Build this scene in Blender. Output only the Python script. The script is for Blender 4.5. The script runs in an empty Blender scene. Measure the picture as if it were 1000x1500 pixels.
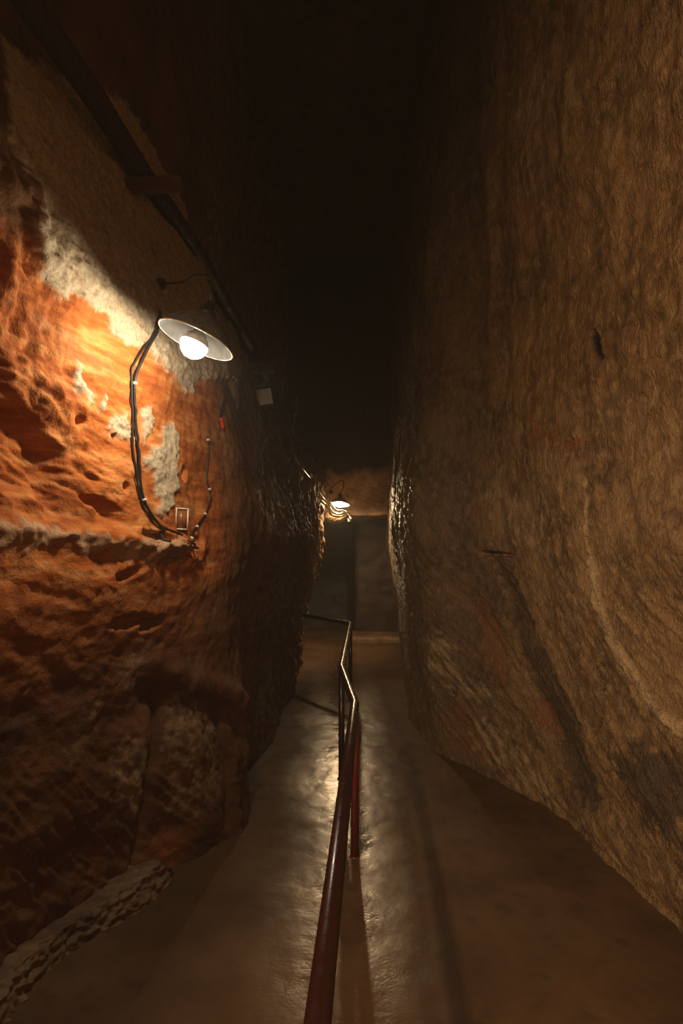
import bpy, bmesh, math
import numpy as np
from mathutils import Vector, Matrix
C = bpy.context.scene.collection
sc = bpy.context.scene
BULB, BULB2, BULB3 = 320.0, 1150.0, 3700.0
LAMP3_TILT = -50
WORLD, EXPOSURE, HAZE = .02, 0.0, .006
EYE = 1.6
def pchip(xk, yk, x):
    """smooth monotone curve through measured points"""
    xk = np.asarray(xk, float); yk = np.asarray(yk, float)
    h = np.diff(xk); d = np.diff(yk) / h
    m = np.zeros_like(yk); m[0], m[-1] = d[0], d[-1]
    for i in range(1, len(yk) - 1):
        m[i] = 0 if d[i-1] * d[i] <= 0 else 2 * d[i-1] * d[i] / (d[i-1] + d[i])
    x = np.clip(x, xk[0], xk[-1])
    i = np.clip(np.searchsorted(xk, x) - 1, 0, len(h) - 1)
    t = (x - xk[i]) / h[i]
    return ((1+2*t)*(1-t)**2*yk[i] + t*(1-t)**2*h[i]*m[i] + t*t*(3-2*t)*yk[i+1] + t*t*(t-1)*h[i]*m[i+1])
def profile(levels, ys, rows, Y, Z):
    vals = np.array([pchip(ys, r, Y) for r in rows])
    L = np.asarray(levels, float)
    z = np.clip(Z, L[0], L[-1])
    i = np.clip(np.searchsorted(L, z) - 1, 0, len(L) - 2)
    t = (z - L[i]) / (L[i+1] - L[i]); t = t*t*(3-2*t)*.6 + t*.4
    j = np.arange(vals.shape[1])
    return vals[i, j]*(1-t) + vals[i+1, j]*t
LZ = [0, .8, 1.7, 2.6, 3.6, 6.5]
LY = [-4, -1.3, -.5, .25, 1.5, 2.2, 2.6, 3.0, 3.7, 4.5, 5.5, 6.5, 7.6, 8.8]  # bulge behind the camera is added to shield this wall from the rear lamp
LX = [[-1.42,-1.4,-1.045,-1.36,-1.36,-1.25,-1.12,-.93,-.57,-.57,-.57,-.56,-.55,-.57],
      [-1.4,-1.38,-1.035,-1.32,-1.30,-1.18,-1.05,-.88,-.62,-.56,-.56,-.55,-.52,-.48],
      [-1.4,-1.38,-1.02,-1.27,-1.22,-1.05,-.90,-.78,-.58,-.46,-.41,-.37,-.33,-.245],
      [-1.4,-1.38,-1.02,-1.25,-1.15,-1.0,-.87,-.80,-.68,-.70,-.70,-.62,-.42,-.21],
      [-1.4,-1.38,-1.02,-1.28,-1.25,-1.17,-1.10,-1.02,-.95,-.92,-.92,-.90,-.88,-.82],
      [-1.2,-1.2,-.95,-1.05,-1.0,-.95,-.92,-.9,-.88,-.86,-.86,-.84,-.8,-.7]]
RZ = [0, .9, 1.7, 3.0, 6.5]
RY = [-4, 0, 1.5, 2.45, 3.37, 3.92, 4.4, 4.93, 5.6, 7.3, 8.2, 9.8, 12.5]
RX = [[1.55,1.5,1.45,1.37,1.31,1.2,.98,.69,.66,.78,.90,1.02,1.05],
      [1.5,1.45,1.38,1.30,1.24,1.15,.96,.64,.61,.69,.77,.90,.95],
      [1.4,1.36,1.30,1.22,1.17,1.10,.93,.57,.54,.60,.66,.77,.82],
      [1.3,1.28,1.24,1.18,1.14,1.09,.96,.64,.59,.64,.70,.77,.80],
      [1.0,1.0,.98,.96,.95,.94,.92,.85,.78,.75,.75,.78,.8]]
def XL(Y, Z): return profile(LZ, LY, LX, np.ravel(Y), np.ravel(Z))
def XR(Y, Z): return profile(RZ, RY, RX, np.ravel(Y), np.ravel(Z))
# ------------------------------------------------------------------ noise
def _hash(ix, iy, seed):
    h = (ix.astype(np.int64)*374761393 + iy.astype(np.int64)*668265263 + seed*1274126177) & 0xffffffff
    h = ((h ^ (h >> 13))*1274126177) & 0xffffffff
    h = ((h ^ (h >> 16))*2246822519) & 0xffffffff
    return (h & 0xffff) / 65535.0 * 2*math.pi
def noise(x, y, seed=0):
    """gradient noise, about -1..1"""
    x0 = np.floor(x); y0 = np.floor(y); fx = x-x0; fy = y-y0
    u = fx*fx*fx*(fx*(fx*6-15)+10); v = fy*fy*fy*(fy*(fy*6-15)+10)
    def g(dx, dy):
        a = _hash(x0+dx, y0+dy, seed)
        return np.cos(a)*(fx-dx) + np.sin(a)*(fy-dy)
    return 1.5*((g(0,0)*(1-u)+g(1,0)*u)*(1-v) + (g(0,1)*(1-u)+g(1,1)*u)*v)
def fbm(x, y, seed=0, octs=3):
    r = 0; a = 1; t = 0
    for k in range(octs):
        r = r + a*noise(x*2**k, y*2**k, seed+17*k); t += a; a *= .5
    return r/t*1.3
def ridged(x, y, seed=0): return 1-np.abs(noise(x, y, seed))*2
def sstep(a, b, x):
    t = np.clip((x-a)/(b-a), 0, 1); return t*t*(3-2*t)
def seg_dist(px, py, pts):
    """distance to a polyline and the parameter along it (0..n-1)"""
    best = np.full(px.shape, 1e9); par = np.zeros(px.shape)
    for i in range(len(pts)-1):
        ax, ay = pts[i]; bx, by = pts[i+1]
        dx, dy = bx-ax, by-ay; L = dx*dx+dy*dy
        t = np.clip(((px-ax)*dx+(py-ay)*dy)/L, 0, 1)
        d = np.hypot(px-ax-t*dx, py-ay-t*dy)
        m = d < best; best = np.where(m, d, best); par = np.where(m, i+t, par)
    return best, par
def poly_mask(px, py, poly, soft=.012, rough=.03, scale=.05, seed=5):
    """soft ragged mask of a polygon lying on the wall (depth y, height z)"""
    px = px + rough*noise(px/scale, py/scale, seed) + rough*.5*noise(px/scale*3, py/scale*3, seed+1)
    py = py + rough*noise(px/scale, py/scale, seed+2) + rough*.5*noise(px/scale*3, py/scale*3, seed+3)
    inside = np.zeros(px.shape, bool); n = len(poly)
    for i in range(n):
        ax, ay = poly[i]; bx, by = poly[(i+1) % n]
        if ay == by: continue
        c = ((ay > py) != (by > py)) & (px < (bx-ax)*(py-ay)/(by-ay)+ax)
        inside ^= c
    d, _ = seg_dist(px, py, list(poly)+[poly[0]])
    sd = np.where(inside, d, -d)
    return sstep(-soft, soft, sd)

# ------------------------------------------------------------------ rock relief
LP = {
  'plaster_vault': [(2.06,2.52),(2.04,2.65),(2.1,2.79),(1.98,2.91),(2.09,3.33),(2.91,3.71),(4.84,3.55),(5.0,3.2),(4.01,2.5),(3.62,2.61),(3.25,2.49),(3.22,2.47),(3.1,2.38),(3.04,2.39),(2.77,2.44),(2.68,2.48),(2.55,2.45),(2.47,2.46),(2.43,2.53),(2.36,2.51),(2.26,2.53),(2.2,2.49),(2.14,2.49)],
  'patch_b': [(2.25,2.24),(2.28,2.3),(2.3,2.29),(2.29,2.25),(2.36,2.2),(2.38,2.16),(2.35,2.16),(2.31,2.18),(2.26,2.18)],
  'patch_c': [(2.43,2.15),(2.44,2.2),(2.46,2.21),(2.46,2.14),(2.44,2.13)],
  'patch_d': [(2.51,2.12),(2.58,2.17),(2.63,2.13),(2.65,2.05),(2.59,2.07),(2.51,2.05)],
  'patch_e': [(2.69,2.21),(2.75,2.23),(2.79,2.18),(2.72,2.06),(2.7,2.09)],
  'patch_f': [(2.87,2.17),(2.97,2.18),(3,2.14),(3.01,2.02),(2.97,1.97),(2.99,1.88),(2.94,1.86),(2.95,1.81),(2.88,1.75),(2.83,1.75),(2.85,1.84),(2.79,1.86),(2.79,1.94),(2.73,1.96),(2.73,2.02),(2.8,2.06),(2.86,2.12)],
  'seam': [(1.2,1.70),(2,1.69),(2.14,1.7),(2.24,1.67),(2.42,1.66),(2.59,1.63),(2.8,1.67),(2.97,1.62),(3.05,1.61),(3.06,1.54),(2.84,1.55),(2.63,1.54),(2.53,1.59),(2.43,1.58),(2.29,1.62),(2.16,1.6),(2.01,1.61),(1.2,1.62)],
}
LSTAIN = {   # weathered grey-tan stone
  'pillar': [(3.05,0.88),(3.16,0.84),(3.29,0.76),(3.38,0.65),(3.41,0.47),(3.39,0.29),(3.31,0.18),(3.15,0.23),(3.05,0.32),(3.01,0.54)],
  'tan': [(2.71,0.67),(2.8,0.75),(2.9,0.68),(2.93,0.37),(2.85,0.31),(2.74,0.45)],
  'rib_a': [(2.49,0.81),(2.63,0.97),(2.66,0.96),(2.61,0.83),(2.47,0.74)],
  'rib_b': [(2.72,1.05),(2.83,1.2),(2.89,1.14),(2.81,1.02),(2.72,0.97)],
  'streak': [(2.09,2.38),(2.14,2.38),(2.24,2.36),(2.38,2.33),(2.57,2.29),(2.57,2.28),(2.38,2.3),(2.23,2.32),(2.11,2.35)],
  'rough': [(3.26,2.19),(3.61,2.58),(4.22,2.6),(3.75,2.2),(3.47,2),(3.37,2.17)],
}
RPALE = {
  'line': [(2.98,1.95),(2.965,1.95),(2.94,1.61),(2.855,1.38),(2.73,1.15),(2.53,0.97),(2.36,0.92),(2.36,0.87),(2.56,0.92),(2.78,1.10),(2.90,1.34),(2.965,1.61)],
  'a': [(4.82,0.92),(4.61,0.9),(4.45,0.63),(4.25,0.62),(4.35,0.5),(4.56,0.5),(4.8,0.6)],
  'b': [(4.49,0.37),(4.29,0.42),(4.11,0.29),(3.79,0.27),(3.58,0.1),(3.81,0.02),(4.4,0.1)],
  'c': [(4.41,2.01),(4.03,2.11),(3.57,1.93),(3.48,1.69),(3.86,1.61),(4.26,1.76)],
  'top': [(3.59,4.44),(2.88,3.9),(2.93,3.56),(3.08,3.66),(3.09,3.84),(3.37,4.04),(3.43,3.78),(3.37,3.45),(3.64,3.76)],
}
RRED = {
  'a': [(4.43,1.22),(4.27,1.21),(4.07,0.8),(4.14,0.67),(4.34,0.89)],
  'b': [(3.93,0.65),(3.73,0.66),(3.68,0.47),(3.83,0.51)],
  'c': [(3.64,2.3),(3.32,2.23),(3.03,2.13),(3.02,2.06),(3.32,2.16),(3.55,2.2)],
  'd': [(3.67,2.59),(3.58,2.57),(3.5,2.23),(3.6,2.25)],
  'e': [(4.55,4.9),(4.47,4.84),(4.32,4.61),(4.27,4.51),(4.43,4.62)],
  'f': [(4.75,0.35),(4.51,0.46),(4.27,0.14),(4.02,0.05),(4.64,0.07)],
}
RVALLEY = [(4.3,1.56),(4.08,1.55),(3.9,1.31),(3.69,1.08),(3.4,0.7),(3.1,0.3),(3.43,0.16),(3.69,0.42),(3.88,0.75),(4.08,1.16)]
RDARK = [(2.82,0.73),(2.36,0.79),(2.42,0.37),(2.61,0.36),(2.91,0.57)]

def left_relief(y, z):
    """how far the left wall stands out of its base surface; also pigment masks"""
    D = .045*noise(y/.8+3.1, z/.8, 11) + .022*fbm(y/.3, z/.3, 21) + .007*fbm(y/.07, z/.07, 31, 3)
    # bedding: wind-worn layers dipping away from the camera, in the red zone
    a = math.radians(-17)
    u = y*math.cos(a)+z*math.sin(a); v = -y*math.sin(a)+z*math.cos(a)
    bz = sstep(1.66,1.78,z)*(1-sstep(2.2,2.42,z + .25*(y-2.2)))*(1-sstep(2.45,2.85,y + .08*noise(y*9,z*9,5)))
    lay = .35 + .75*fbm(u/.26 + .5*noise(u/.1,v/.1,41), v/.07, 42, 4) + .35*(ridged(u/.15, v/.035, 43)-.35)
    D += bz*.024*(lay-.35)
    bl = (1-sstep(1.50,1.62,z))*(1-sstep(2.7,3.0,y))
    lay2 = ridged(u/.35, v/.11, 44)*.6 + ridged(u/.16 , v/.05, 45)*.4
    D += bl*(.008*(lay2-.35) + .014*noise(u/.30, v/.14, 49))
    # long upright strokes of the pick lower down and towards the far end
    st = sstep(3.1,3.9,y)
    D += st*(.008*noise((y+.2*z)/.09, z/.22, 46) + .004*fbm(y/.03, z/.06, 47, 2))
    lo = 1-sstep(.45,1.0,z)
    D += lo*(1-st)*(.012*ridged((y+.8*z)/.07,(z-.3*y)/.3,48))
    mort = np.zeros(y.shape)
    for i, (k, p) in enumerate(LP.items()):
        r = .02 if k in ('patch_c','patch_b','patch_e') else .03
        m = poly_mask(y, z, p, .010, r, .06, 50+i*4)*(.55 if k == 'seam' else 1)
        mort = np.maximum(mort, m)
    D += mort*(.010 + .006*fbm(y/.045, z/.045, 71, 3) + .010*np.maximum(0, noise(y/.03, z/.03, 72)))
    # mortar seam: rough roll with a worn hollow under it
    zs = 1.655 - .03*(y-2.2)
    D += .022*np.exp(-((z-zs)/.04)**2)*(1-sstep(3.0,3.3,y))*(1+.6*noise(y/.05,z/.05,73))
    hol = np.exp(-((z-(zs+.085+.03*noise(y/.12,z*0,74)))/.035)**2)*(1-sstep(2.55,2.7,y))
    D -= .03*hol*sstep(-.25,.4,noise(y/.13, z/.2, 75))
    hol = np.exp(-((z-(zs-.085))/.03)**2)*sstep(2.3,2.5,y)*(1-sstep(2.95,3.1,y))
    D -= .022*hol
    # rough rubble below the cables
    rb = np.exp(-((z-1.60)/.07)**2)*sstep(2.55,2.75,y)*(1-sstep(3.1,3.3,y))
    D += rb*.045*ridged(y/.07, z/.07, 76)
    # broad overhung hollow low in the red zone, and chunky upright erosion at its left
    qh = ((y-2.02)/.33)**2 + ((z-1.90-.25*(2.1-y))/.15)**2 + .35*noise(y/.14, z/.09, 97)
    D -= .075*(1-sstep(.3,1.15,qh))
    D += .035*np.exp(-((y-2.1)/.3)**2-((z-2.14)/.07)**2)
    ch = (1-sstep(2.08,2.32,y))*sstep(2.05,2.2,z)*(1-sstep(3.0,3.3,z))
    D += ch*(.032*noise(y/.11+.4*z, z/.16, 98) + .016*noise(y/.05, z/.07, 99))
    md = sstep(2.15,2.3,z)*(1-sstep(2.55,2.7,z))*(1-sstep(2.45,2.6,y))
    D += md*.012*fbm(y/.10, z/.08, 100, 3)
    # pockets
    def pocket(cy, cz, ry, rz, depth, tilt=0, seed=80):
        yy = y-cy; zz = z-cz - tilt*yy
        q = np.sqrt((yy/ry)**2+(zz/rz)**2) + .3*noise(y/.05, z/.05, seed)
        return -depth*(1-sstep(.45,1.05,q))
    D += pocket(2.72,1.275,.16,.035,.07,.02,81) + pocket(2.86,1.25,.07,.04,.06,.1,82)
    D += pocket(2.66,1.49,.09,.028,.04,.3,83) + pocket(2.62,1.86,.03,.025,.035,0,84)
    D += pocket(3.06,1.975,.032,.038,.16,0,85) + pocket(2.80,1.655,.12,.028,.07,-.1,95) + pocket(2.97,1.575,.10,.035,.07,0,96) + pocket(2.45,1.78,.10,.03,.035,-.2,86)
    D += pocket(2.33,2.08,.04,.02,.03,0,87)+ pocket(3.12,1.62,.07,.06,.05,0,88)
    # overhanging lip and the pillar below it, with its cracks
    zl = np.interp(y, [2.6,2.92,3.05,3.35,3.7,4.0], [1.05,1.0,.93,.80,.62,.55]) + .02*noise(y/.08, z*0, 89)
    lipm = sstep(2.82,2.95,y)*(1-sstep(3.65,3.9,y))
    D += lipm*(.05*np.exp(-((z-zl-.05)/.07)**2) - .05*(1-sstep(-.035,.0,z-zl))*sstep(-.30,-.02,z-zl))
    d, _ = seg_dist(y, z, [(3.03,.92),(2.99,.7),(2.95,.5),(2.95,.3),(2.90,.1)])
    D -= .08*np.exp(-(d/.022)**2)
    d, _ = seg_dist(y, z, [(3.43,.60),(3.44,.48),(3.47,.40),(3.46,.25),(3.44,.05)])
    D -= .05*np.exp(-(d/.02)**2)
    d, _ = seg_dist(y, z, [(3.60,.62),(3.66,.3),(3.70,.0)])
    D -= .04*np.exp(-(d/.02)**2)
    D += .035*np.exp(-(((y-3.2)/.14)**2))*(1-sstep(.7,.95,z))
    D += .03*np.exp(-((y-3.52)/.03)**2)*(1-sstep(.55,.7,z))*(.5+np.abs(noise(y*0,z/.12,90)))
    # recess behind the pillar and the pillar corner
    D -= .10*sstep(3.75,3.9,y)*(1-sstep(4.7,5.2,y))*(1-sstep(1.3,1.7,z))
    D += .05*np.exp(-((y-6.9)/.3)**2)*0
    # coarse flaking of the far corner
    fc = sstep(5.2,6.0,y)
    D += fc*(.030*noise(y/.16, z/.22, 91)+.022*noise(y/.07, z/.10, 92))
    stain = np.zeros(y.shape)
    for i, (k, p) in enumerate(LSTAIN.items()):
        s = .35 if k == 'rough' else (.55 if k=='streak' else .9)
        stain = np.maximum(stain, s*poly_mask(y, z, p, .04, .05, .09, 130+4*i))
    D += stain*.004*fbm(y/.03, z/.03, 93)
    far = sstep(3.6,4.6,y)*.75
    stain = np.maximum(stain, far)
    red = sstep(1.35,1.5,z)*(1-sstep(2.5,2.7,z))*(1-sstep(3.2,3.7,y)) + .65*(1-sstep(1.35,1.5,z))*sstep(.95,1.4,z)*(1-sstep(3.0,3.4,y))
    red = np.clip(red + .12*noise(y/.2,z/.2,94), 0, 1)
    # pillar foot of bare red stone
    foot = np.exp(-(((y-3.08)/.10)**2+((z-.10)/.10)**2))
    stain *= 1-foot; red = np.maximum(red, .6*foot)
    return D, mort, stain, red

def _lean(z):
    """tool strokes run upright high on the right wall and sweep forward lower down"""
    return np.where(z > 1.95, 0, np.where(z < 1.35, (z-1.65), -((1.95-z)**2)/1.2))*1.05
def right_relief(y, z):
    q = y - _lean(z)
    # stand-out is towards -X, so D>0 narrows the passage
    D = .045*noise(y/.9+9, z/.9, 211) + .028*noise(q/.28, z/.8, 212) + .012*noise(q/.10, z/.30, 213)
    w = noise(y/.5, z/.5, 214)
    hi = sstep(1.9, 2.7, z)
    D += (1-.6*hi)*((.010+.004*w)*fbm(q/.075 + .5*noise(y/.12, z/.12, 215), z/.15, 216, 4)*1.25 + .006*noise(q/.022, z/.045, 217))
    D += hi*(.013*fbm(y/.11, z/.09, 218, 4) + .02*noise(y/.25, z/.3, 220))
    nearrough = sstep(3.2,2.4,y) if False else (1-sstep(2.6,3.4,y))
    D += nearrough*sstep(1.2,1.8,z)*.010*fbm(y/.09, z/.07, 219, 3)
    pale = np.zeros(y.shape); red = np.zeros(y.shape)
    for i, (k, p) in enumerate(RPALE.items()):
        s = {'line':.95,'a':.75,'b':.7,'c':.35,'top':.5}[k]
        m = poly_mask(y, z, p, .010 if k=='line' else .05, .016 if k=='line' else .10, .07, 230+4*i)
        if k != 'line': m = m*sstep(-.35,.35,noise(q/.06,z/.16,240+i))
        else: D += .02*m
        pale = np.maximum(pale, s*m)
    for i, (k, p) in enumerate(RRED.items()):
        red = np.maximum(red, (.5 if k=='f' else .9 if k in 'cd' else .7)*poly_mask(y, z, p, .03, .06, .08, 260+4*i))
    D -= .012*red
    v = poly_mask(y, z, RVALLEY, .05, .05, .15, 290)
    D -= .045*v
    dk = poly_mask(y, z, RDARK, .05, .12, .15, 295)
    # notch over the valley, drilled slot, shallow scars
    def pocket(cy, cz, ry, rz, depth, tilt=0, seed=80, k=.3):
        yy = y-cy; zz = z-cz - tilt*yy
        qq = np.sqrt((yy/ry)**2+(zz/rz)**2) + k*noise(y/.05, z/.05, seed)
        return -depth*(1-sstep(.5,1.05,qq))
    D += pocket(4.2,1.56,.16,.022,.06,0,301)
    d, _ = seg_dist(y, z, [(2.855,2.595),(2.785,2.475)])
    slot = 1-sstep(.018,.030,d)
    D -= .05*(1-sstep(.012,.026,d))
    d, _ = seg_dist(y, z, [(3.02,2.31),(3.0,2.0),(2.98,1.74)])
    D -= .018*np.exp(-(d/.03)**2)
    d, _ = seg_dist(y, z, [(3.2,4.9),(3.15,4.0),(3.25,3.2)])
    D -= .03*np.exp(-(d/.10)**2)
    d, _ = seg_dist(y, z, [(3.95,4.8),(4.1,3.6),(4.1,2.6)])
    D -= .04*np.exp(-(d/.08)**2)
    # undercut where the wall meets the floor
    D -= .05*np.exp(-((z-.02)/.07)**2)*(1-sstep(3.6,4.2,y))
    dark = np.maximum(np.maximum(dk, v*.9), .6*sstep(3.7,4.5,y + .25*noise(y/.4, z/.5, 304)))  # far flank: greyer stone, also darkened in colour for light lost with distance
    dark = np.maximum(dark, 1.6*slot)  # shallow slot coloured black in place of the shade in a deep hole
    return D, pale, red, dark

def left_x(y, z):
    y = np.atleast_1d(np.asarray(y, float)); z = np.atleast_1d(np.asarray(z, float))
    return XL(y, z) + left_relief(y, z)[0]
def right_x(y, z):
    y = np.atleast_1d(np.asarray(y, float)); z = np.atleast_1d(np.asarray(z, float))
    return XR(y, z) - right_relief(y, z)[0]

# ------------------------------------------------------------------ mesh helpers
def grid_mesh(name, P, mat, flip=False, attrs=None):
    """P: (rows, cols, 3) array of points"""
    R, K = P.shape[:2]
    idx = np.arange(R*K).reshape(R, K)
    a, b, c, d = idx[:-1,:-1], idx[:-1,1:], idx[1:,1:], idx[1:,:-1]
    F = np.stack([a,b,c,d] if not flip else [d,c,b,a], -1).reshape(-1, 4)
    me = bpy.data.meshes.new(name)
    me.vertices.add(R*K); me.vertices.foreach_set('co', P.reshape(-1).astype(np.float32))
    me.loops.add(F.size); me.loops.foreach_set('vertex_index', F.reshape(-1).astype(np.int32))
    me.polygons.add(len(F)); me.polygons.foreach_set('loop_start', (np.arange(len(F))*4).astype(np.int32))
    me.update(calc_edges=True); me.validate()
    me.polygons.foreach_set('use_smooth', np.ones(len(me.polygons), bool))
    for k, arr in (attrs or {}).items():
        at = me.attributes.new(k, 'FLOAT', 'POINT'); at.data.foreach_set('value', arr.reshape(-1).astype(np.float32))
    me.materials.append(mat)
    o = bpy.data.objects.new(name, me); C.objects.link(o)
    return o
def tag(o, label=None, cat=None, group=None, kind=None):
    if label: o['label'] = label
    if cat: o['category'] = cat
    if group: o['group'] = group
    if kind: o['kind'] = kind
    return o
def empty(name, loc, label, cat, group=None, rot=(0,0,0)):
    o = bpy.data.objects.new(name, None); C.objects.link(o)
    o.location = loc; o.rotation_euler = rot; o.empty_display_size = .05
    return tag(o, label, cat, group)
def link(name, bm, mat, parent=None, smooth=True):
    bmesh.ops.recalc_face_normals(bm, faces=bm.faces)
    me = bpy.data.meshes.new(name); bm.to_mesh(me); bm.free()
    if smooth: me.polygons.foreach_set('use_smooth', np.ones(len(me.polygons), bool))
    me.materials.append(mat)
    o = bpy.data.objects.new(name, me); C.objects.link(o)
    if parent: o.parent = parent
    return o
def catmull(pts, n=8):
    pts = [Vector(p) for p in pts]; out = []
    ext = [pts[0]*2-pts[1]] + pts + [pts[-1]*2-pts[-2]]
    for i in range(1, len(ext)-2):
        p0, p1, p2, p3 = ext[i-1:i+3]
        for k in range(n):
            t = k/n
            out.append(.5*((2*p1)+(p2-p0)*t+(2*p0-5*p1+4*p2-p3)*t*t+(3*p1-p0-3*p2+p3)*t**3))
    out.append(pts[-1]); return out
def tube(bm, pts, r, sides=10, rad=None):
    pts = [Vector(p) for p in pts]; rings = []
    t0 = (pts[1]-pts[0]).normalized()
    nrm = t0.orthogonal().normalized()
    for i, p in enumerate(pts):
        a = pts[max(i-1, 0)]; b = pts[min(i+1, len(pts)-1)]
        t = (b-a).normalized()
        nrm = (nrm - t*nrm.dot(t)).normalized(); bi = t.cross(nrm)
        # widen on mitred corners so the pipe keeps its thickness
        k = 1.0
        rr = (rad[i] if rad is not None else r)*k
        rings.append([bm.verts.new(p + (nrm*math.cos(2*math.pi*j/sides)+bi*math.sin(2*math.pi*j/sides))*rr) for j in range(sides)])
    for A, B in zip(rings, rings[1:]):
        for j in range(sides):
            bm.faces.new((A[j], A[(j+1)%sides], B[(j+1)%sides], B[j]))
    bm.faces.new(rings[0][::-1]); bm.faces.new(rings[-1])
    return bm
def lathe(bm, prof, seg=48, mat=Matrix()):
    rings = []
    for r, z in prof:
        if r < 1e-5: rings.append([bm.verts.new(mat @ Vector((0,0,z)))])
        else: rings.append([bm.verts.new(mat @ Vector((r*math.cos(2*math.pi*j/seg), r*math.sin(2*math.pi*j/seg), z))) for j in range(seg)])
    for A, B in zip(rings, rings[1:]):
        for j in range(seg):
            k = (j+1) % seg
            if len(A) == 1 and len(B) == 1: continue
            if len(A) == 1: bm.faces.new((A[0], B[k], B[j]))
            elif len(B) == 1: bm.faces.new((A[j], A[k], B[0]))
            else: bm.faces.new((A[j], A[k], B[k], B[j]))
    return bm
def box(bm, sx, sy, sz, mat=Matrix(), bevel=0.0):
    r = bmesh.ops.create_cube(bm, size=1, matrix=mat @ Matrix.Diagonal((sx, sy, sz, 1)))
    if bevel:
        es = list({e for v in r['verts'] for e in v.link_edges})
        bmesh.ops.bevel(bm, geom=es, offset=bevel, segments=2, affect='EDGES')
    return bm
def T(*a): return Matrix.Translation(Vector(a))

# ------------------------------------------------------------------ materials
def new_mat(name):
    m = bpy.data.materials.new(name); m.use_nodes = True
    nt = m.node_tree; return m, nt, nt.nodes['Principled BSDF']
def node(nt, typ, **kw):
    n = nt.nodes.new(typ)
    for k, v in kw.items():
        if k in n.inputs.keys(): n.inputs[k].default_value = v
        else: setattr(n, k, v)
    return n
def tex_noise(nt, vec, scale, detail=4, rough=.6):
    n = node(nt, 'ShaderNodeTexNoise', Scale=scale, Detail=detail, Roughness=rough)
    nt.links.new(vec, n.inputs['Vector']); return n.outputs['Fac']
def ramp(nt, fac, stops):
    r = nt.nodes.new('ShaderNodeValToRGB'); nt.links.new(fac, r.inputs[0])
    el = r.color_ramp.elements
    while len(el) < len(stops): el.new(.5)
    for e, (p, c) in zip(el, stops):
        e.position = p; e.color = (*c, 1) if len(c) == 3 else c
    return r.outputs[0]
def mix(nt, fac, a, b, mode='MIX'):
    n = nt.nodes.new('ShaderNodeMix'); n.data_type = 'RGBA'; n.blend_type = mode
    if isinstance(fac, (int, float)): n.inputs[0].default_value = fac
    else: nt.links.new(fac, n.inputs[0])
    for s, v in ((6, a), (7, b)):
        if isinstance(v, tuple): n.inputs[s].default_value = (*v, 1)
        else: nt.links.new(v, n.inputs[s])
    return n.outputs[2]
def math_(nt, op, a, b=None, clamp=False):
    n = nt.nodes.new('ShaderNodeMath'); n.operation = op; n.use_clamp = clamp
    for i, v in ((0, a), (1, b)):
        if v is None: continue
        if isinstance(v, (int, float)): n.inputs[i].default_value = v
        else: nt.links.new(v, n.inputs[i])
    return n.outputs[0]
def maprange(nt, v, a, b, c=0, d=1):
    n = nt.nodes.new('ShaderNodeMapRange')
    nt.links.new(v, n.inputs[0])
    for i, x in ((1,a),(2,b),(3,c),(4,d)): n.inputs[i].default_value = x
    return n.outputs[0]
def attr(nt, name):
    n = nt.nodes.new('ShaderNodeAttribute'); n.attribute_name = name; return n.outputs['Fac']
def add_bump(nt, b, h, strength, dist, prev=None):
    n = nt.nodes.new('ShaderNodeBump'); n.inputs['Strength'].default_value = strength; n.inputs['Distance'].default_value = dist
    nt.links.new(h, n.inputs['Height'])
    if prev is not None: nt.links.new(prev, n.inputs['Normal'])
    nt.links.new(n.outputs[0], b.inputs['Normal']); return n.outputs[0]
def objvec(nt, scale=(1,1,1), rot=(0,0,0)):
    tc = nt.nodes.new('ShaderNodeTexCoord')
    mp = nt.nodes.new('ShaderNodeMapping'); mp.inputs['Scale'].default_value = scale; mp.inputs['Rotation'].default_value = rot
    nt.links.new(tc.outputs['Object'], mp.inputs[0]); return mp.outputs[0]

def rock_left():
    m, nt, b = new_mat('red_sandstone')
    v = objvec(nt)
    n1 = tex_noise(nt, v, 2.2, 6, .62); n2 = tex_noise(nt, v, 14, 5, .65); n3 = tex_noise(nt, v, 70, 4, .7)
    vb = objvec(nt, (3, 4, 22), (math.radians(17), 0, 0)); n4 = tex_noise(nt, vb, 1.0, 5, .6)
    base = ramp(nt, n1, [(.32,(.065,.030,.016)), (.5,(.125,.056,.026)), (.68,(.20,.098,.048))])
    redc = ramp(nt, n4, [(.34,(.27,.066,.014)), (.5,(.42,.125,.028)), (.66,(.56,.24,.080))])
    col = mix(nt, attr(nt, 'red'), base, redc)
    tan = ramp(nt, n2, [(.35,(.17,.105,.055)), (.6,(.32,.215,.12))])
    f = math_(nt, 'MULTIPLY', attr(nt, 'stain'), maprange(nt, n2, .32, .55))
    col = mix(nt, f, col, tan)
    mor = ramp(nt, n3, [(.3,(.30,.23,.145)), (.5,(.42,.34,.23)), (.7,(.50,.42,.30))])
    f = math_(nt, 'MULTIPLY', attr(nt, 'mortar'), maprange(nt, n2, .22, .42))
    col = mix(nt, f, col, mor)
    pits = maprange(nt, n3, .30, .40)
    col = mix(nt, pits, mix(nt, .55, col, (.03,.012,.006)), col)
    nt.links.new(col, b.inputs['Base Color'])
    nt.links.new(maprange(nt, n2, .3, .7, .6, .9), b.inputs['Roughness'])
    b.inputs['Specular IOR Level'].default_value = .10
    p = add_bump(nt, b, n2, .55, .02); add_bump(nt, b, n3, .5, .008, p)
    return m
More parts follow.
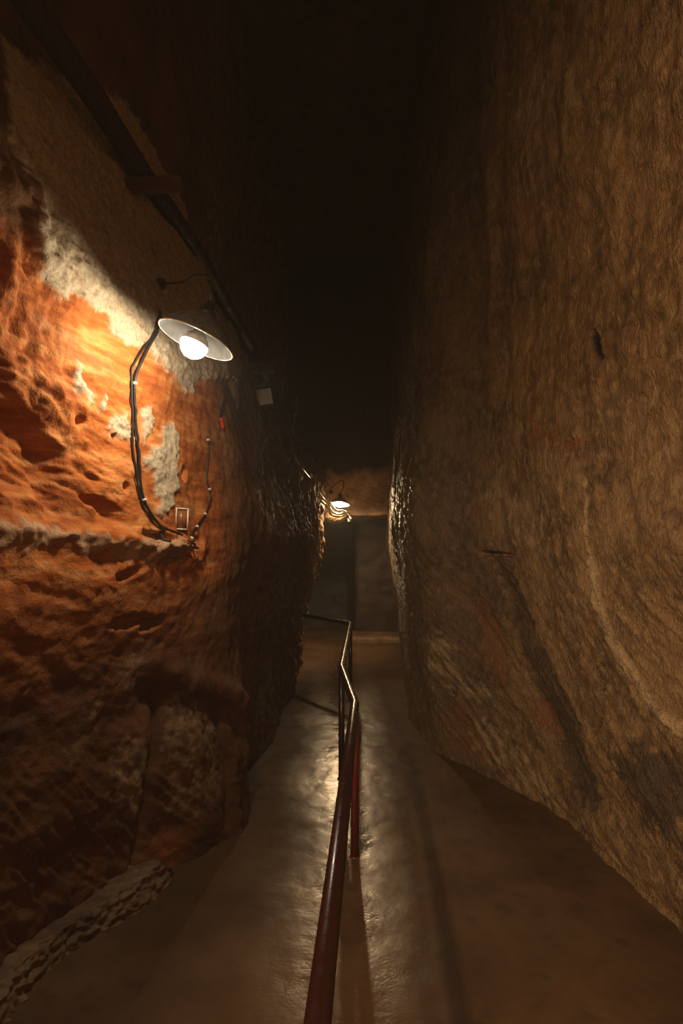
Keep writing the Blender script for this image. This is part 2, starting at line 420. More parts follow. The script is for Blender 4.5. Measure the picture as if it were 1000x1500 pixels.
def rock_right():
    m, nt, b = new_mat('brown_tooled_rock')
    v = objvec(nt)
    n1 = tex_noise(nt, v, 2.6, 6, .62); n2 = tex_noise(nt, v, 16, 5, .65); n3 = tex_noise(nt, v, 85, 4, .7)
    base = ramp(nt, n1, [(.34,(.10,.058,.030)), (.5,(.215,.128,.060)), (.66,(.36,.22,.105))])
    col = mix(nt, maprange(nt, n2, .40, .68), base, (.42,.27,.13))
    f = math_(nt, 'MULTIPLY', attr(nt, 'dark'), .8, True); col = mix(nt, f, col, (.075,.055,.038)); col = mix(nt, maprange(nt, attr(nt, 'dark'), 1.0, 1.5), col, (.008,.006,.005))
    f = math_(nt, 'MULTIPLY', attr(nt, 'red'), maprange(nt, n2, .25, .45)); col = mix(nt, f, col, (.29,.115,.048))
    f = math_(nt, 'MULTIPLY', attr(nt, 'pale'), maprange(nt, n2, .25, .5)); col = mix(nt, f, col, (.56,.41,.23))
    nt.links.new(col, b.inputs['Base Color'])
    nt.links.new(maprange(nt, n2, .3, .7, .32, .56), b.inputs['Roughness'])
    b.inputs['Specular IOR Level'].default_value = .5
    p = add_bump(nt, b, n2, .7, .022); p = add_bump(nt, b, n3, .9, .012, p)
    vs = objvec(nt, (40, 95, 30), (math.radians(-25), 0, 0)); n5 = tex_noise(nt, vs, 1.0, 3, .6); add_bump(nt, b, n5, 1.0, .016, p)
    return m
def rock_plain(name, c0, c1, c2):
    m, nt, b = new_mat(name)
    v = objvec(nt); n1 = tex_noise(nt, v, 4, 6, .65); n3 = tex_noise(nt, v, 45, 4, .7)
    col = ramp(nt, n1, [(.32,c0), (.5,c1), (.68,c2)])
    nt.links.new(col, b.inputs['Base Color']); b.inputs['Roughness'].default_value = .6
    p = add_bump(nt, b, n1, .5, .05); add_bump(nt, b, n3, .5, .01, p)
    return m
def shaded_ochre_rock():  # ochre rock whose colour darkens high up to stand in for unlit gloom
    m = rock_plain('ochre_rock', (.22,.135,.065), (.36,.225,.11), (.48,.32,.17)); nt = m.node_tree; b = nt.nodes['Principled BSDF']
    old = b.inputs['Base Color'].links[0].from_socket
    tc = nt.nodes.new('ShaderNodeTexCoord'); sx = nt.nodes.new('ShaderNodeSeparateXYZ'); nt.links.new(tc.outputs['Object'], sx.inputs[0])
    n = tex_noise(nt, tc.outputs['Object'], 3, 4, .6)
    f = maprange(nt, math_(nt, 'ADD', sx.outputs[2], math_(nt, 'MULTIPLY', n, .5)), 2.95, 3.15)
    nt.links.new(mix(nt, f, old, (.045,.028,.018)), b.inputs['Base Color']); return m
def floor_mat():
    m, nt, b = new_mat('worn_concrete')
    v = objvec(nt); n1 = tex_noise(nt, v, 1.6, 6, .6); n2 = tex_noise(nt, v, 9, 6, .65); n3 = tex_noise(nt, v, 90, 3, .6)
    col = ramp(nt, n1, [(.3,(.068,.036,.018)), (.5,(.105,.057,.028)), (.7,(.145,.083,.043))])
    col = mix(nt, maprange(nt, n2, .34, .46), mix(nt, .45, col, (.05,.03,.018)), col)
    vs = objvec(nt, (1,1,0)); sp = tex_noise(nt, vs, 4.2, 2, .4)
    col = mix(nt, maprange(nt, sp, .22, .26), (.035,.022,.014), col)
    nt.links.new(col, b.inputs['Base Color'])
    tc = nt.nodes.new('ShaderNodeTexCoord'); sx = nt.nodes.new('ShaderNodeSeparateXYZ'); nt.links.new(tc.outputs['Object'], sx.inputs[0])
    xw = math_(nt, 'ABSOLUTE', math_(nt, 'ADD', sx.outputs[0], math_(nt, 'MULTIPLY', math_(nt, 'SUBTRACT', n1, .53), .4)))
    worn = maprange(nt, xw, .06, .42, 0, .42)
    nt.links.new(math_(nt, 'ADD', maprange(nt, n2, .3, .7, .13, .30), worn), b.inputs['Roughness'])
    nt.links.new(maprange(nt, xw, .06, .42, .95, .15), b.inputs['Specular IOR Level'])
    p = add_bump(nt, b, n2, .40, .012); add_bump(nt, b, n3, .25, .0025, p)
    return m
def simple(name, col, rough=.5, metal=0.0, grime=None, spec=.5, bump=.08):
    m, nt, b = new_mat(name)
    v = objvec(nt); n = tex_noise(nt, v, 35, 5, .65)
    g = grime if grime is not None else tuple(c*.55 for c in col)
    nt.links.new(ramp(nt, n, [(.35, g), (.58, col)]), b.inputs['Base Color'])
    nt.links.new(maprange(nt, n, .3, .7, min(1, rough+.12), max(.05, rough-.08)), b.inputs['Roughness'])
    b.inputs['Metallic'].default_value = metal; b.inputs['Specular IOR Level'].default_value = spec
    
    if bump: add_bump(nt, b, n, bump, .001)
    return m
def wood(name, c0, c1):
    m, nt, b = new_mat(name)
    v = objvec(nt, (3, 40, 40)); n = tex_noise(nt, v, 1.5, 5, .6)
    nt.links.new(ramp(nt, n, [(.35, c0), (.65, c1)]), b.inputs['Base Color']); b.inputs['Roughness'].default_value = .75
    add_bump(nt, b, n, .4, .004); return m
def emit(name, col, strength):
    m, nt, b = new_mat(name)
    b.inputs['Base Color'].default_value = (.8,.8,.8,1)
    b.inputs['Emission Color'].default_value = (*col, 1); b.inputs['Emission Strength'].default_value = strength
    return m
M = dict(
  left=rock_left(), right=rock_right(), floor=floor_mat(),
  end=shaded_ochre_rock(),
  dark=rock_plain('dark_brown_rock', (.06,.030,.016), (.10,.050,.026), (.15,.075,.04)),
  dimmed=rock_plain('dimmed_brown_rock', (.016,.009,.006), (.030,.016,.010), (.048,.025,.015)),  # passage shade put into the colour, a much darker copy of the brown rock
  kerb=rock_plain('broken_stone', (.09,.052,.026), (.165,.096,.048), (.27,.165,.085)),
  enamel=simple('stained_enamel', (.024,.0235,.022), .5, 0, (.013,.0125,.012), .15),
  shade=simple('dark_grey_enamel', (.13,.12,.105), .42, .2, (.06,.052,.045)),
  rim=simple('chipped_rim', (.70,.66,.60), .35, .2, (.22,.19,.16)),
  black=simple('black_rubber', (.018,.015,.013), .5),
  iron=simple('dark_iron', (.055,.045,.038), .45, .6),
  clip=simple('pale_clip', (.75,.72,.66), .4),
  rail=simple('maroon_paint', (.026,.007,.006), .26, 0, (.020,.007,.006), .5, 0),
  post=simple('red_paint', (.14,.014,.010), .28, 0, (.10,.014,.010)),
  redtip=simple('red_plastic', (.75,.035,.015), .35),
  brownglass=simple('brown_face', (.22,.075,.018), .3, 0, (.13,.04,.010)),
  paleframe=simple('pale_metal', (.82,.74,.62), .4, 0, (.62,.52,.40)),
  panel=simple('frosted_pane', (.93,.90,.78), .35, 0, (.88,.85,.72)),
  wood=wood('old_beam', (.07,.030,.014), (.14,.058,.026)),
  palewood=wood('pale_wood', (.30,.21,.13), (.46,.34,.22)),
  hose=simple('reddish_hose', (.045,.020,.016), .6, 0, None, .2),
  conduit=simple('grey_conduit', (.42,.38,.33), .38, .2),
  wire=simple('bare_wire', (.45,.40,.33), .3, .7),
  bulb=emit('glowing_bulb', (1.0,.84,.62), BULB),
  bulb2=emit('glowing_bulb_far', (1.0,.68,.36), BULB2),
  bulb3=emit('glowing_bulb_behind', (1.0,.66,.36), BULB3),
)

# ------------------------------------------------------------------ the tunnel
def spaced(a, b, y0, k):
    """samples from a to b whose step grows with the distance"""
    out = [a]
    while out[-1] < b: out.append(out[-1] + max(.010, k*max(out[-1], .1)**2*.4 + .004))
    out[-1] = b; return np.array(out)
zcol = np.concatenate([np.arange(-.06, 3.6, .0078), np.arange(3.6, 5.2, .016), np.linspace(5.2, 6.6, 24)])
ycol = np.concatenate([np.linspace(-4, 1.1, 90)[:-1], np.arange(1.1, 3.8, .0085), np.arange(3.8, 8.8, .016), [8.8]])
Y, Z = np.meshgrid(ycol, zcol)
D, mort, stain, red = left_relief(Y.ravel(), Z.ravel())
X = (XL(Y, Z) + D).reshape(Y.shape)
P = np.stack([X, Y, Z], -1)
# round the corner into the side opening
off = [(-.008,.03),(-.03,.07),(-.07,.11),(-.13,.15),(-.22,.19),(-.36,.22),(-.6,.25),(-1.0,.27),(-1.6,.28),(-2.6,.3)]
ext = np.stack([np.stack([X[:,-1]+dx, 8.8+dy+.03*noise(Z[:,0]/.15, np.full(len(zcol), dx*5), 7), Z[:,0]], -1) for dx, dy in off], 1)
P = np.concatenate([P, ext], 1)
padl = lambda a: np.concatenate([a.reshape(Y.shape), np.repeat(a.reshape(Y.shape)[:,-1:], len(off), 1)], 1)
o = grid_mesh('wall_left', P, M['left'], True, dict(mortar=padl(mort), stain=padl(stain), red=padl(red)))
tag(o, 'rough red sandstone tunnel wall on the left with grey mortar patches', 'wall', None, 'structure')

ycol = np.concatenate([np.linspace(-4, 1.4, 90)[:-1], np.arange(1.4, 4.2, .0085), np.arange(4.2, 9.9, .016), np.linspace(9.9, 12.4, 60)])
Y, Z = np.meshgrid(ycol, zcol)
D, pale, red, dark = right_relief(Y.ravel(), Z.ravel())
P = np.stack([(XR(Y, Z)-D).reshape(Y.shape), Y, Z], -1)
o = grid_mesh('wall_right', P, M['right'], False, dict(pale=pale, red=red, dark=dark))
tag(o, 'tall brown tool-marked rock wall on the right side of the tunnel', 'wall', None, 'structure')

def floor_z(x, y):
    x = np.asarray(x, float); y = np.asarray(y, float)
    return .012*noise(x/.7, y/.9, 401)*.6 + .004*fbm(x/.16, y/.22, 402) - .055*np.exp(-((y-3.15)/.95)**2)*np.exp(-(x/.75)**2)
xs = np.concatenate([np.linspace(-3.3,-1.4,20)[:-1], np.arange(-1.4, 1.4, .014), np.linspace(1.4, 1.8, 6)])
ys = np.concatenate([np.linspace(-4.2, 1.4, 90)[:-1], np.arange(1.4, 6, .02), np.linspace(6, 12.6, 130)])
Xf, Yf = np.meshgrid(xs, ys)
P = np.stack([Xf, Yf, floor_z(Xf.ravel(), Yf.ravel()).reshape(Xf.shape)], -1)
o = grid_mesh('floor', P, M['floor'], False)
tag(o, 'worn brown concrete tunnel floor with a glossy trodden middle', 'floor', None, 'structure')

xs = np.linspace(-2.2, 2.2, 60); ys = np.linspace(-4.2, 10.4, 180); Xf, Yf = np.meshgrid(xs, ys)
P = np.stack([Xf, Yf, 6.4 + .12*fbm(Xf.ravel()/.8, Yf.ravel()/.8, 411).reshape(Xf.shape)], -1)
o = grid_mesh('ceiling', P, M['dark'], True)
tag(o, 'dark rock roof high above the tunnel', 'ceiling', None, 'structure')

# end wall above the low passage, turning into the passage's roof
path = [(9.8, z) for z in np.linspace(6.6, 2.8, 50)] + [(9.8, z) for z in np.linspace(2.78, 2.14, 60)] + [(9.81,2.125),(9.85,2.12)] + [(y, 2.12) for y in np.linspace(9.9, 12.4, 40)]
xs = np.linspace(-3.2, 1.25, 230)
P = np.zeros((len(path), len(xs), 3))
for i, (y, z) in enumerate(path):
    n = .03*fbm(xs/.35, np.full(xs.shape, (z-y)/.35), 421) + .010*fbm(xs/.06, np.full(xs.shape, (z-y)/.06), 422)
    P[i] = np.stack([xs, xs*0 + y + (n if y <= 9.85 else 0), xs*0 + z + (n*.5 if y > 9.82 else 0)+ .012*noise(xs/.2, xs*0, 423)*(z<2.18)], -1)
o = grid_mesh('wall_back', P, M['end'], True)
tag(o, 'ochre rock wall above the low dark passage at the tunnel end', 'wall', None, 'structure')
# the dark passage behind: a stub of wall with a corner, then a turn to the left
path = [(1.3,11.05),(.9,11.05),(.6,11.05),(.4,11.05),(.28,11.06),(.24,11.1),(.24,11.3),(.24,11.7),(.22,12.1),(.1,12.2),(-.3,12.2),(-1,12.2),(-2,12.2),(-2.9,12.2),(-3.0,12.0),(-3.0,11),(-3.0,10),(-3.0,8.9)]
pp = []
for (a, b), (c, d) in zip(path, path[1:]):
    k = max(2, int(math.hypot(c-a, d-b)/.05))
    pp += [(a+(c-a)*t/k, b+(d-b)*t/k) for t in range(k)]
pp.append(path[-1])
zz = np.concatenate([np.linspace(-.06, 2.2, 60), np.linspace(2.3, 6.6, 30)])
P = np.zeros((len(zz), len(pp), 3))
s = np.arange(len(pp))*.05
for i, z in enumerate(zz):
    n = .03*fbm(s/.4, np.full(s.shape, z/.4), 431) + .01*noise(s/.1, np.full(s.shape, z/.2), 432)
    P[i] = np.array([(x+nn*.4, y+nn, z) for (x, y), nn in zip(pp, n)])
o = grid_mesh('wall_passage', P, M['dimmed'], True)
tag(o, 'dim brown rock wall inside the low passage behind the far lamp', 'wall', None, 'structure')
# low step at the passage threshold
xs = np.linspace(.1, 1.0, 60)
prof = [(10.35,-.02),(10.35,.05),(10.36,.085),(10.39,.10),(10.5,.10),(11.2,.10)]
P = np.array([[(x, y+.01*float(noise(np.array([x/.1]), np.array([z*9]), 441)[0]), z) for x in xs] for y, z in prof])
o = grid_mesh('trim_2', P, M['kerb'], True); tag(o, 'low stone step inside the dark passage', 'step', None, 'structure')

# broken stone kerb along the foot of the left wall
ys = np.concatenate([np.linspace(-1, 1.4, 60)[:-1], np.arange(1.4, 3.08, .009)])
ke = pchip([-1,0,1.5,2.24,2.43,2.585,2.81,3.0,3.1], [-1.2,-1.19,-1.17,-1.13,-1.09,-.99,-.885,-.83,-.80], ys)
kw = XL(ys, np.full(ys.shape, .09))
tt = np.concatenate([np.linspace(0, .35, 14), np.linspace(.37, 1, 30)])     # 0 at the wall, .35 the top edge, 1 the foot
P = np.zeros((len(tt), len(ys), 3))
for i, t in enumerate(tt):
    if t <= .35: x = kw-.12 + (ke-.035-kw+.12)*(t/.35); z = np.full(ys.shape, .095 + .0*t)
    else:
        f = (t-.35)/.65; x = ke-.035+.045*f; z = .095*(1-f) - .02*f
    rgh = fbm(ys/.05, np.full(ys.shape, t/.12), 451, 3)
    chip = ridged(ys/.045+.4*t, np.full(ys.shape, t/.25), 452)
    z = z + .010*rgh*(1 if t <= .35 else .6) ; x = x + (.016*rgh + .018*chip*sstep(.2,.4,np.full(ys.shape, t)))
    fade = sstep(3.08, 2.9, ys) if False else 1-sstep(2.95, 3.08, ys)
    P[i] = np.stack([x, ys, z*fade - .03*(1-fade)], -1)
o = grid_mesh('trim_1', P, M['kerb'], False)
tag(o, 'low broken stone kerb along the foot of the left wall', 'kerb', None, 'structure')

# ------------------------------------------------------------------ handrail
def make_rail():
    R = .0245; zr = .78-R+.012
    pts = [(-.115,-.35,zr),(.071,3.28,zr),(0.0,4.29,zr),(.098,6.77,zr),(-.43,7.58,zr),(-.58,7.81,zr)]
    root = empty('handrail', (.06,3.3,0), 'dark red pipe handrail zigzagging down the middle of the tunnel floor', 'handrail')
    inv = T(-.06,-3.3,0)
    seq = []
    for i, p in enumerate(pts):                     # tight bends instead of mitres
        p = Vector(p)
        if 0 < i < len(pts)-1:
            a = (Vector(pts[i-1])-p).normalized(); b = (Vector(pts[i+1])-p).normalized()
            for t in (0,.25,.5,.75,1):
                q = p + a*.022*(1-t)**2 + b*.022*t*t; seq.append(q)
        else: seq.append(p)
    bm = bmesh.new(); tube(bm, [inv @ q for q in seq], R, 20); link('rail', bm, M['rail'], root)
    for x, y, pm in ((-.10,-.05,'post'),(.071,3.30,'post'),(0,4.30,'rail'),(.098,6.77,'rail')):  # far posts take the darker rail colour to stand in for shade
        zf = float(floor_z([x],[y])[0])
        bm = bmesh.new(); tube(bm, [inv @ Vector((x,y,zf-.03)), inv @ Vector((x,y,zr-.008))], .0215, 18)
        p = link('post', bm, M[pm], root)
        bm = bmesh.new(); lathe(bm, [(.0215,zf+.006),(.030,zf+.005),(.031,zf-.01),(.0215,zf-.012)], 18, inv @ T(x,y,0))
        link('base_collar', bm, M[pm], p)
    return root
make_rail()

# ------------------------------------------------------------------ lamps
def make_lamp(loc, tilt, r, bulbmat, neck_pts, label, bulb_r, bulb_z=-.008, lat=4, flat=1.0):
    """enamel shade lamp; loc is the middle of the rim, tilt leans the shade's top to +X"""
    root = empty('wall_lamp', loc, label, 'lamp')
    k = r/.15
    R = Matrix.Rotation(tilt[0], 4, 'Y') @ Matrix.Rotation(tilt[1], 4, 'X')
    out = [(.030,.108),(.044,.106),(.058,.100),(.080,.087),(.104,.066),(.126,.040),(.141,.018),(.150,.002)]
    out = [(a*k, b*k*flat) for a, b in out]
    bm = bmesh.new(); lathe(bm, out, 64, R); sh = link('lamp_shade', bm, M['shade'], root)
    inn = [(a-.0025*k, b-.003*k) for a, b in out]
    bm = bmesh.new(); lathe(bm, [(0, inn[0][1])]+inn, 64, R); link('shade_lining', bm, M['enamel'], sh)
    bm = bmesh.new(); lathe(bm, [(.1500*k+.0030*k*math.cos(a), .0015*k+.0030*k*math.sin(a)) for a in np.linspace(0, 2*math.pi, 9)], 64, R); link('shade_rim', bm, M['rim'], sh)
    bm = bmesh.new(); lathe(bm, [(0,.165*k),(.016*k,.165*k),(.017*k,.150*k),(.024*k,.147*k),(.025*k,.128*k),(.034*k,.124*k),(.036*k,.106*k),(.02*k,.100*k),(.019*k,.05*k),(0,.05*k)], 32, R)
    so = link('lamp_socket', bm, M['iron'], root)
    bm = bmesh.new(); box(bm, .014*k,.012*k,.02*k, R @ T(.026*k,0,.137*k), .002*k); link('set_screw', bm, M['iron'], so)
    bm = bmesh.new()
    lat = math.radians(lat)
    lathe(bm, [(0,bulb_z-bulb_r)] + [(bulb_r*math.cos(a), bulb_z+bulb_r*math.sin(a)) for a in np.linspace(-math.pi/2+.15, lat, 20)], 40, R); bu = link('bulb', bm, bulbmat, root)
    bm = bmesh.new()
    lathe(bm, [(bulb_r*math.cos(a)*1.01, bulb_z+bulb_r*math.sin(a)) for a in np.linspace(lat, math.radians(58), 8)] + [(.017*k,.052*k),(.016*k,.060*k),(0,.060*k)], 40, R); link('bulb_collar', bm, M['clip'], bu)
    top = R @ Vector((0,0,.160*k))
    bm = bmesh.new(); tube(bm, catmull([top]+[Vector(p)-Vector(loc) for p in neck_pts], 8), .0065, 10); link('goose_neck', bm, M['iron'], root)
    e = Vector(neck_pts[-1])-Vector(loc); e2 = Vector(neck_pts[-2])-Vector(loc); d = (e-e2).normalized()
    bm = bmesh.new(); lathe(bm, [(0,.012),(.022,.012),(.028,.004),(.028,-.02),(0,-.02)], 24, Matrix.Translation(e) @ (-d).to_track_quat('Z','Y').to_matrix().to_4x4())
    link('wall_plate', bm, M['iron'], root)
    return root
def at(px, py, d): return Vector(((px-500)/900*d, d, EYE+(803-py)/900*d))     # the point a measured sight line has at distance d
wx = float(left_x(2.93, 2.86)[0])
make_lamp(tuple(at(287,499,2.4)), (math.radians(21), math.radians(-4)), .15, M['bulb'],
   [at(309,427,2.41), at(309,409,2.45), at(288,403,2.58), at(268,413,2.70), (wx+.0,2.93,2.86)],
   'large lit lamp with tilted dark enamel shade close to the red left wall', .054, -.018)
make_lamp(tuple(at(497,739,9.0)), (math.radians(4), math.radians(-12)), .148, M['bulb2'],
   [at(503,712,9.02), at(501,704,9.06), at(493,708,9.2), at(485,715,9.5), (-.17,9.8,2.5)],
   'small distant lit lamp hanging before the low passage at the tunnel end', .052, .012, 30, .95)
wx = float(left_x(-1.0, 2.9)[0])
make_lamp((-1.08,-1.1,2.62), (math.radians(LAMP3_TILT), 0), .15, M['bulb3'],
   [(-1.10,-1.1,2.85),(-1.16,-1.05,2.90),(wx,-1.0,2.9)],
   'lit enamel shade lamp on the left wall behind the viewpoint', .056, .032)

# ------------------------------------------------------------------ cables on the left wall
def on_left(pts, lift):
    p = catmull([(y, z, 0) for y, z in pts], 6)
    ys = np.array([q[0] for q in p]); zs = np.array([q[1] for q in p])
    xs = left_x(ys, zs)
    k = np.maximum(xs, np.convolve(np.pad(xs, 3, 'edge'), np.ones(7)/7, 'valid'))
    return [Vector((x+lift, y, z)) for x, y, z in zip(k, ys, zs)]
def cable(name, pts, r, mat, label, cat='cable', clips=(), group=None, clipmat=None):
    o = link(name, tube(bmesh.new(), pts, r, 8), mat); tag(o, label, cat, group)
    for c in clips:
        i = int(c*(len(pts)-1)); p = pts[i]; t = (pts[min(i+1, len(pts)-1)]-pts[max(i-1, 0)]).normalized()
        Q = Matrix.Translation(p) @ t.to_track_quat('Z','Y').to_matrix().to_4x4()
        bm = bmesh.new(); lathe(bm, [(r*.9,-.006),(r+.0035,-.006),(r+.0035,.006),(r*.9,.006),(r*.9,-.006)], 14, Q)
        box(bm, .010,.012,.008, Matrix.Translation(p+Vector((r,-r*.5,0))), .001)
        link('cable_clip', bm, clipmat or M['clip'], o)
    return o
A = [(2.80,2.68),(2.78,2.63),(2.73,2.58),(2.64,2.4),(2.61,2.3),(2.63,2.19),(2.67,2.02),(2.7,1.89),(2.74,1.78),(2.83,1.69),(2.84,1.63)]
B = [(2.77,2.66),(2.73,2.6),(2.69,2.52),(2.605,2.39),(2.59,2.33),(2.625,2.14),(2.645,2.02),(2.675,1.91),(2.72,1.79),(2.75,1.75),(2.86,1.69),(2.98,1.665)]
cable('cable', on_left(A, .012), .0062, M['black'], 'thick black cable with white clips below the large lamp', clips=(.40,.78))
cable('cable', on_left(B, .008), .0048, M['black'], 'thinner black cable beside the thick one below the large lamp, ending at the framed box')
Tn = [(3.3,2.2),(3.31,2.09),(3.3,1.96),(3.32,1.88),(3.24,1.78),(3.14,1.71),(3.07,1.65),(3.03,1.60),(2.99,1.615),(2.95,1.64)]
cable('cable', on_left(Tn, .010), .0042, M['black'], 'thin black cable looping under the framed box with several pale clips', clips=(.03,.28,.45,.56,.68))
rd = on_left([(3.9,2.66),(3.68,2.63),(3.58,2.51),(3.49,2.39),(3.46,2.33)], .012)
o = cable('cable', rd, .006, M['black'], 'short black cable with a red plug hanging right of the large lamp')
e = on_left([(3.46,2.335),(3.475,2.31),(3.485,2.275)], .013)
link('plug', tube(bmesh.new(), e, .009, 10, [.007]+[.0095]*(len(e)-3)+[.009,.004]), M['redtip'], o)['label'] = 'bright red plug'

# framed box
def framed_box():
    y, z = 2.99, 1.742
    x = float(np.max(left_x([y-.05, y, y+.05, y], [z, z, z, z+.05])))
    root = empty('switch_box', (x+.008, y, z), 'small upright box with pale metal frame and brown face on left wall', 'switch box', rot=(0, math.radians(-5), math.radians(24)))
    # faces the camera: local -Y is the front
    w, h = .056, .100
    rot = Matrix.Rotation(math.radians(7), 4, 'Y')
    bm = bmesh.new(); box(bm, w, .030, h, rot @ T(0,.012,0), .003); link('housing', bm, M['iron'], root)
    bm = bmesh.new(); box(bm, w-.008, .004, h-.008, rot @ T(0,-.004,0)); link('face', bm, M['brownglass'], root)
    bm = bmesh.new()
    for s in (-1, 1):
        box(bm, .006, .009, h+.004, rot @ T(s*(w/2),-.007,0), .001)
        box(bm, w+.006, .009, .006, rot @ T(0,-.007,s*(h/2)), .001)
    link('frame', bm, M['paleframe'], root)
    bm = bmesh.new(); lathe(bm, [(0,0),(.008,0),(.008,-.02),(0,-.02)], 14, rot @ T(-.01,.01,-h/2)); link('cable_gland', bm, M['black'], root)
framed_box()
# pale peg and stub of strap above the lamp
a = Vector((float(left_x(3.05,3.16)[0])+.0, 3.05, 3.16)); p0 = at(245,352,2.72); p1 = at(237,382,2.70)
def bar(name, p, q, w, t, mat, label, cat):
    p = Vector(p); q = Vector(q); d = (q-p); root_m = Matrix.Translation((p+q)/2) @ d.to_track_quat('Z','Y').to_matrix().to_4x4()
    o = link(name, box(bmesh.new(), w, t, d.length, Matrix(), min(w,t)*.15), mat, smooth=False); o.matrix_world = root_m
    return tag(o, label, cat)
wy = 2.93
px = float(left_x(wy, 3.02)[0])
bar('wooden_peg', (px-.06, wy, 3.20-.03), (px+.035, wy-.0, 2.985), .018, .018, M['palewood'], 'pale wooden peg leaning on the left wall above the large lamp', 'peg')

# beam stubs carrying the ribbed hose
def bracket(x0, x1, y, z, w, h, label, rz=0):
    o = link('wooden_bracket', box(bmesh.new(), x1-x0, w, h, Matrix(), .006), M['wood'], smooth=False)
    o.location = ((x0+x1)/2, y, z); o.rotation_euler = (0, math.radians(-2), rz)
    return tag(o, label, 'beam', 'beam stubs carrying the hose')
bracket(-1.15,-.735, 2.83, 3.27, .07, .05, 'dark wooden beam stub high on the left wall above the large lamp')
bracket(-1.15,-.63, 5.78, 3.29, .08, .09, 'dark wooden beam stub from which the floodlight hangs')
bracket(-1.05,-.65, 8.7, 3.14, .09, .09, 'dark wooden beam stub farthest along the left wall, high near the far lamp')
# ribbed hose along the wall top
hp = catmull([(-1.16,-.5,3.36),(-1.09,1.2,3.38),(-1.035,2.0,3.40),(-.98,2.45,3.39),(-.93,2.83,3.345),(-.87,3.6,3.37),(-.84,4.6,3.38),(-.80,5.78,3.385),(-.78,7.0,3.32),(-.76,8.0,3.26),(-.74,8.7,3.24),(-.72,9.0,3.24)], 60)
cum = [0]
for p, q in zip(hp, hp[1:]): cum.append(cum[-1]+(q-p).length)
o = link('ribbed_hose', tube(bmesh.new(), hp, .05, 14, [.044+.006*math.sin(c/.032*2*math.pi) for c in cum]), M['hose'])
tag(o, 'dark reddish ribbed hose running high along the left wall', 'hose')

# floodlight hanging from the second beam
def floodlight():
    d = 5.68
    c = at(385,578,d)
    root = empty('floodlight', c, 'small square floodlight with pale pane hanging unlit from a beam', 'floodlight', rot=(math.radians(12),math.radians(-7),math.radians(-8)))
    w, h = .19, .225
    bm = bmesh.new(); box(bm, w, .05, h, T(0,.02,0), .008)
    for i in range(7): box(bm, .006, .03, h*.8, T(-w*.36+i*w*.12,.055,0))
    hs = link('housing', bm, M['iron'], root, False)
    bm = bmesh.new(); box(bm, .166,.006,.140, T(0,-.008,-.022)); link('pane', bm, M['panel'], root, False)
    bm = bmesh.new()
    for s in (-1, 1): box(bm, .012,.012,h, T(s*(w/2-.004),-.010,0), .002)
    box(bm, w,.012,.012, T(0,-.010,-h/2+.004), .002); box(bm, w,.012,.014, T(0,-.010,.056), .002); box(bm, w,.012,.012, T(0,-.010,h/2-.004), .002)
    link('bezel', bm, M['iron'], root, False)
    bm = bmesh.new(); box(bm, .10,.006,.006, T(.0,-.018,.082)); link('name_strip', bm, M['conduit'], root, False)
    bm = bmesh.new(); tube(bm, catmull([(.075,.02,h/2-.01),(.077,.01,.16),(.068,.03,.22),(.072,.06,.28)], 6), .004, 8); link('hanger_wire', bm, M['wire'], root)
    bm = bmesh.new(); tube(bm, catmull([(-.02,.01,h/2),(-.06,.0,h/2+.02),(-.10,.02,.19),(-.115,.05,.25)], 6), .004, 8); link('supply_wire', bm, M['wire'], root)
    for s in (-1, 1):
        bm = bmesh.new(); lathe(bm, [(0,.006),(.006,.004),(.007,0),(0,-.004)], 10, T(s*(w/2+.006),0,-.02) @ Matrix.Rotation(s*math.pi/2, 4, 'Y')); link('side_bolt', bm, M['wire'], root)
floodlight()

# loose wires and the conduit bundle by the far lamp
def free_cable(px, r, mat, label, **k):
    return cable('cable', catmull([at(*p) for p in px], 8), r, mat, label, **k)
free_cable([(428,600,5.90),(435,580,5.95),(435,596,6.03),(431,610,6.15),(430,606,6.15),(431,618,6.28),(428,634,6.41),(427,655,6.54),(431,668,6.66),(438,680,6.92),(446,690,7.17),(458,705,7.94),(470,722,8.50),(478,738,8.80)], .0045, M['wire'],
  'thin pale wire sagging down the dark left wall towards the far lamp')
cs = [([(462,716,8.38),(470,728,8.44),(480,738,8.56),(487,750,8.74),(497,753,8.92),(507,750,9.04),(514,757,9.23)], 'topmost pale conduit of the bundle curling under the far lamp'),
      ([(459,718,8.35),(468,732,8.44),(479,743,8.56),(485,754,8.74),(496,757,8.89),(506,754,9.01),(511,759,9.17)], 'lower pale conduit of the bundle curling under the far lamp'),
      ([(464,712,8.38),(473,724,8.44),(483,737,8.60),(492,747,8.77),(502,748,8.96),(510,752,9.11)], 'short pale conduit closest to the bulb of the far lamp')]
for p, l in cs: free_cable(p, .014, M['conduit'], l)
free_cable([(466,714,8.33),(468,722,8.38),(470,729,8.41)], .004, M['wire'], 'short loose wire end beside the conduit bundle')
bx = at(512,761,9.20)
o = link('junction_box', box(bmesh.new(), .052,.06,.072, Matrix(), .006), M['paleframe']); o.location = bx; o.rotation_euler = (0,.1,.2); tag(o, 'tiny pale junction box at the end of the conduit bundle', 'junction box')
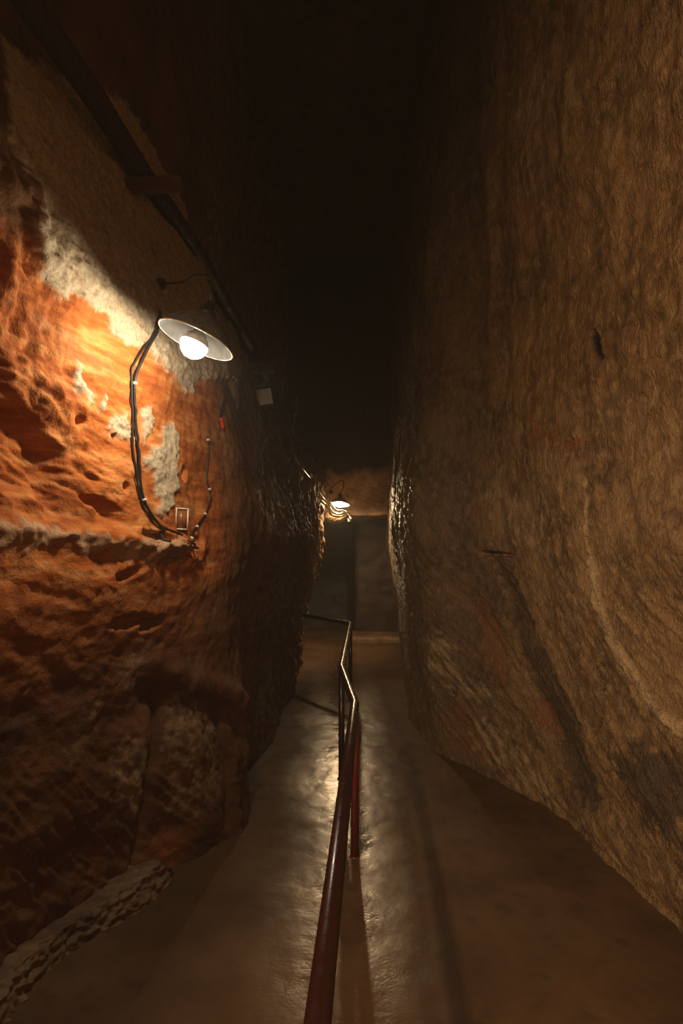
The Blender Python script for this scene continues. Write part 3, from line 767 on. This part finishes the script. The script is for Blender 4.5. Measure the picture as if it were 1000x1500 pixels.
# rounded boss of rock under the conduits
bm = bmesh.new(); bmesh.ops.create_icosphere(bm, subdivisions=5, radius=1)
for v in bm.verts:
    n = float(fbm(np.array([v.co.x*2+v.co.y]), np.array([v.co.z*2]), 461)[0])
    v.co = Vector((v.co.x*.185, v.co.y*.30, v.co.z*.11))*(1+.08*n)
o = link('trim_3', bm, M['end']); o.location = at(490,757,9.72); tag(o, 'rounded boss of pale rock under the conduits by the far lamp', 'rock', None, 'structure')

# bent wire staples on the right wall
for k, (px_, py_) in enumerate(((595,748),(599,746))):
    d = 6.6; q = at(px_, py_, d); q.x = float(right_x(d, q.z)[0])-.012
    q2 = q + Vector((-.0,.02,.10)); q2.x = float(right_x(q2.y, q2.z)[0])-.012
    cable('wire_staple', catmull([q+Vector((.02,0,0)), q, (q+q2)/2+Vector((-.012,0,0)), q2, q2+Vector((.02,0,0))], 5), .004, M['wire'],
          ('left' if k == 0 else 'right')+' one of two tiny bright wire staples on the far right wall', 'staple')

# ------------------------------------------------------------------ camera, world, view
cam = bpy.data.cameras.new('camera'); co = bpy.data.objects.new('camera', cam); C.objects.link(co)
co.location = (0, 0, EYE); co.rotation_euler = (math.pi/2, 0, 0)
cam.sensor_fit = 'VERTICAL'; cam.sensor_height = 36; cam.lens = 36*900/1500; cam.shift_y = 53/1500
cam.clip_start = .02
sc.camera = co
w = bpy.data.worlds.new('world'); sc.world = w; w.use_nodes = True
w.node_tree.nodes['Background'].inputs[0].default_value = (1,.78,.56,1); w.node_tree.nodes['Background'].inputs[1].default_value = WORLD
hz = w.node_tree.nodes.new('ShaderNodeVolumeScatter')      # thin haze added everywhere to lift the black level
hz.inputs['Color'].default_value = (1,.97,.93,1); hz.inputs['Density'].default_value = HAZE; hz.inputs['Anisotropy'].default_value = .1
w.node_tree.links.new(hz.outputs[0], w.node_tree.nodes['World Output'].inputs['Volume'])
vs = sc.view_settings; vs.view_transform = 'Standard'; vs.look = 'None'; vs.gamma = 1; vs.use_curve_mapping = False; vs.exposure = EXPOSURE
sc.cycles.max_bounces = 8; sc.cycles.diffuse_bounces = 5
sc.cycles.use_denoising = True
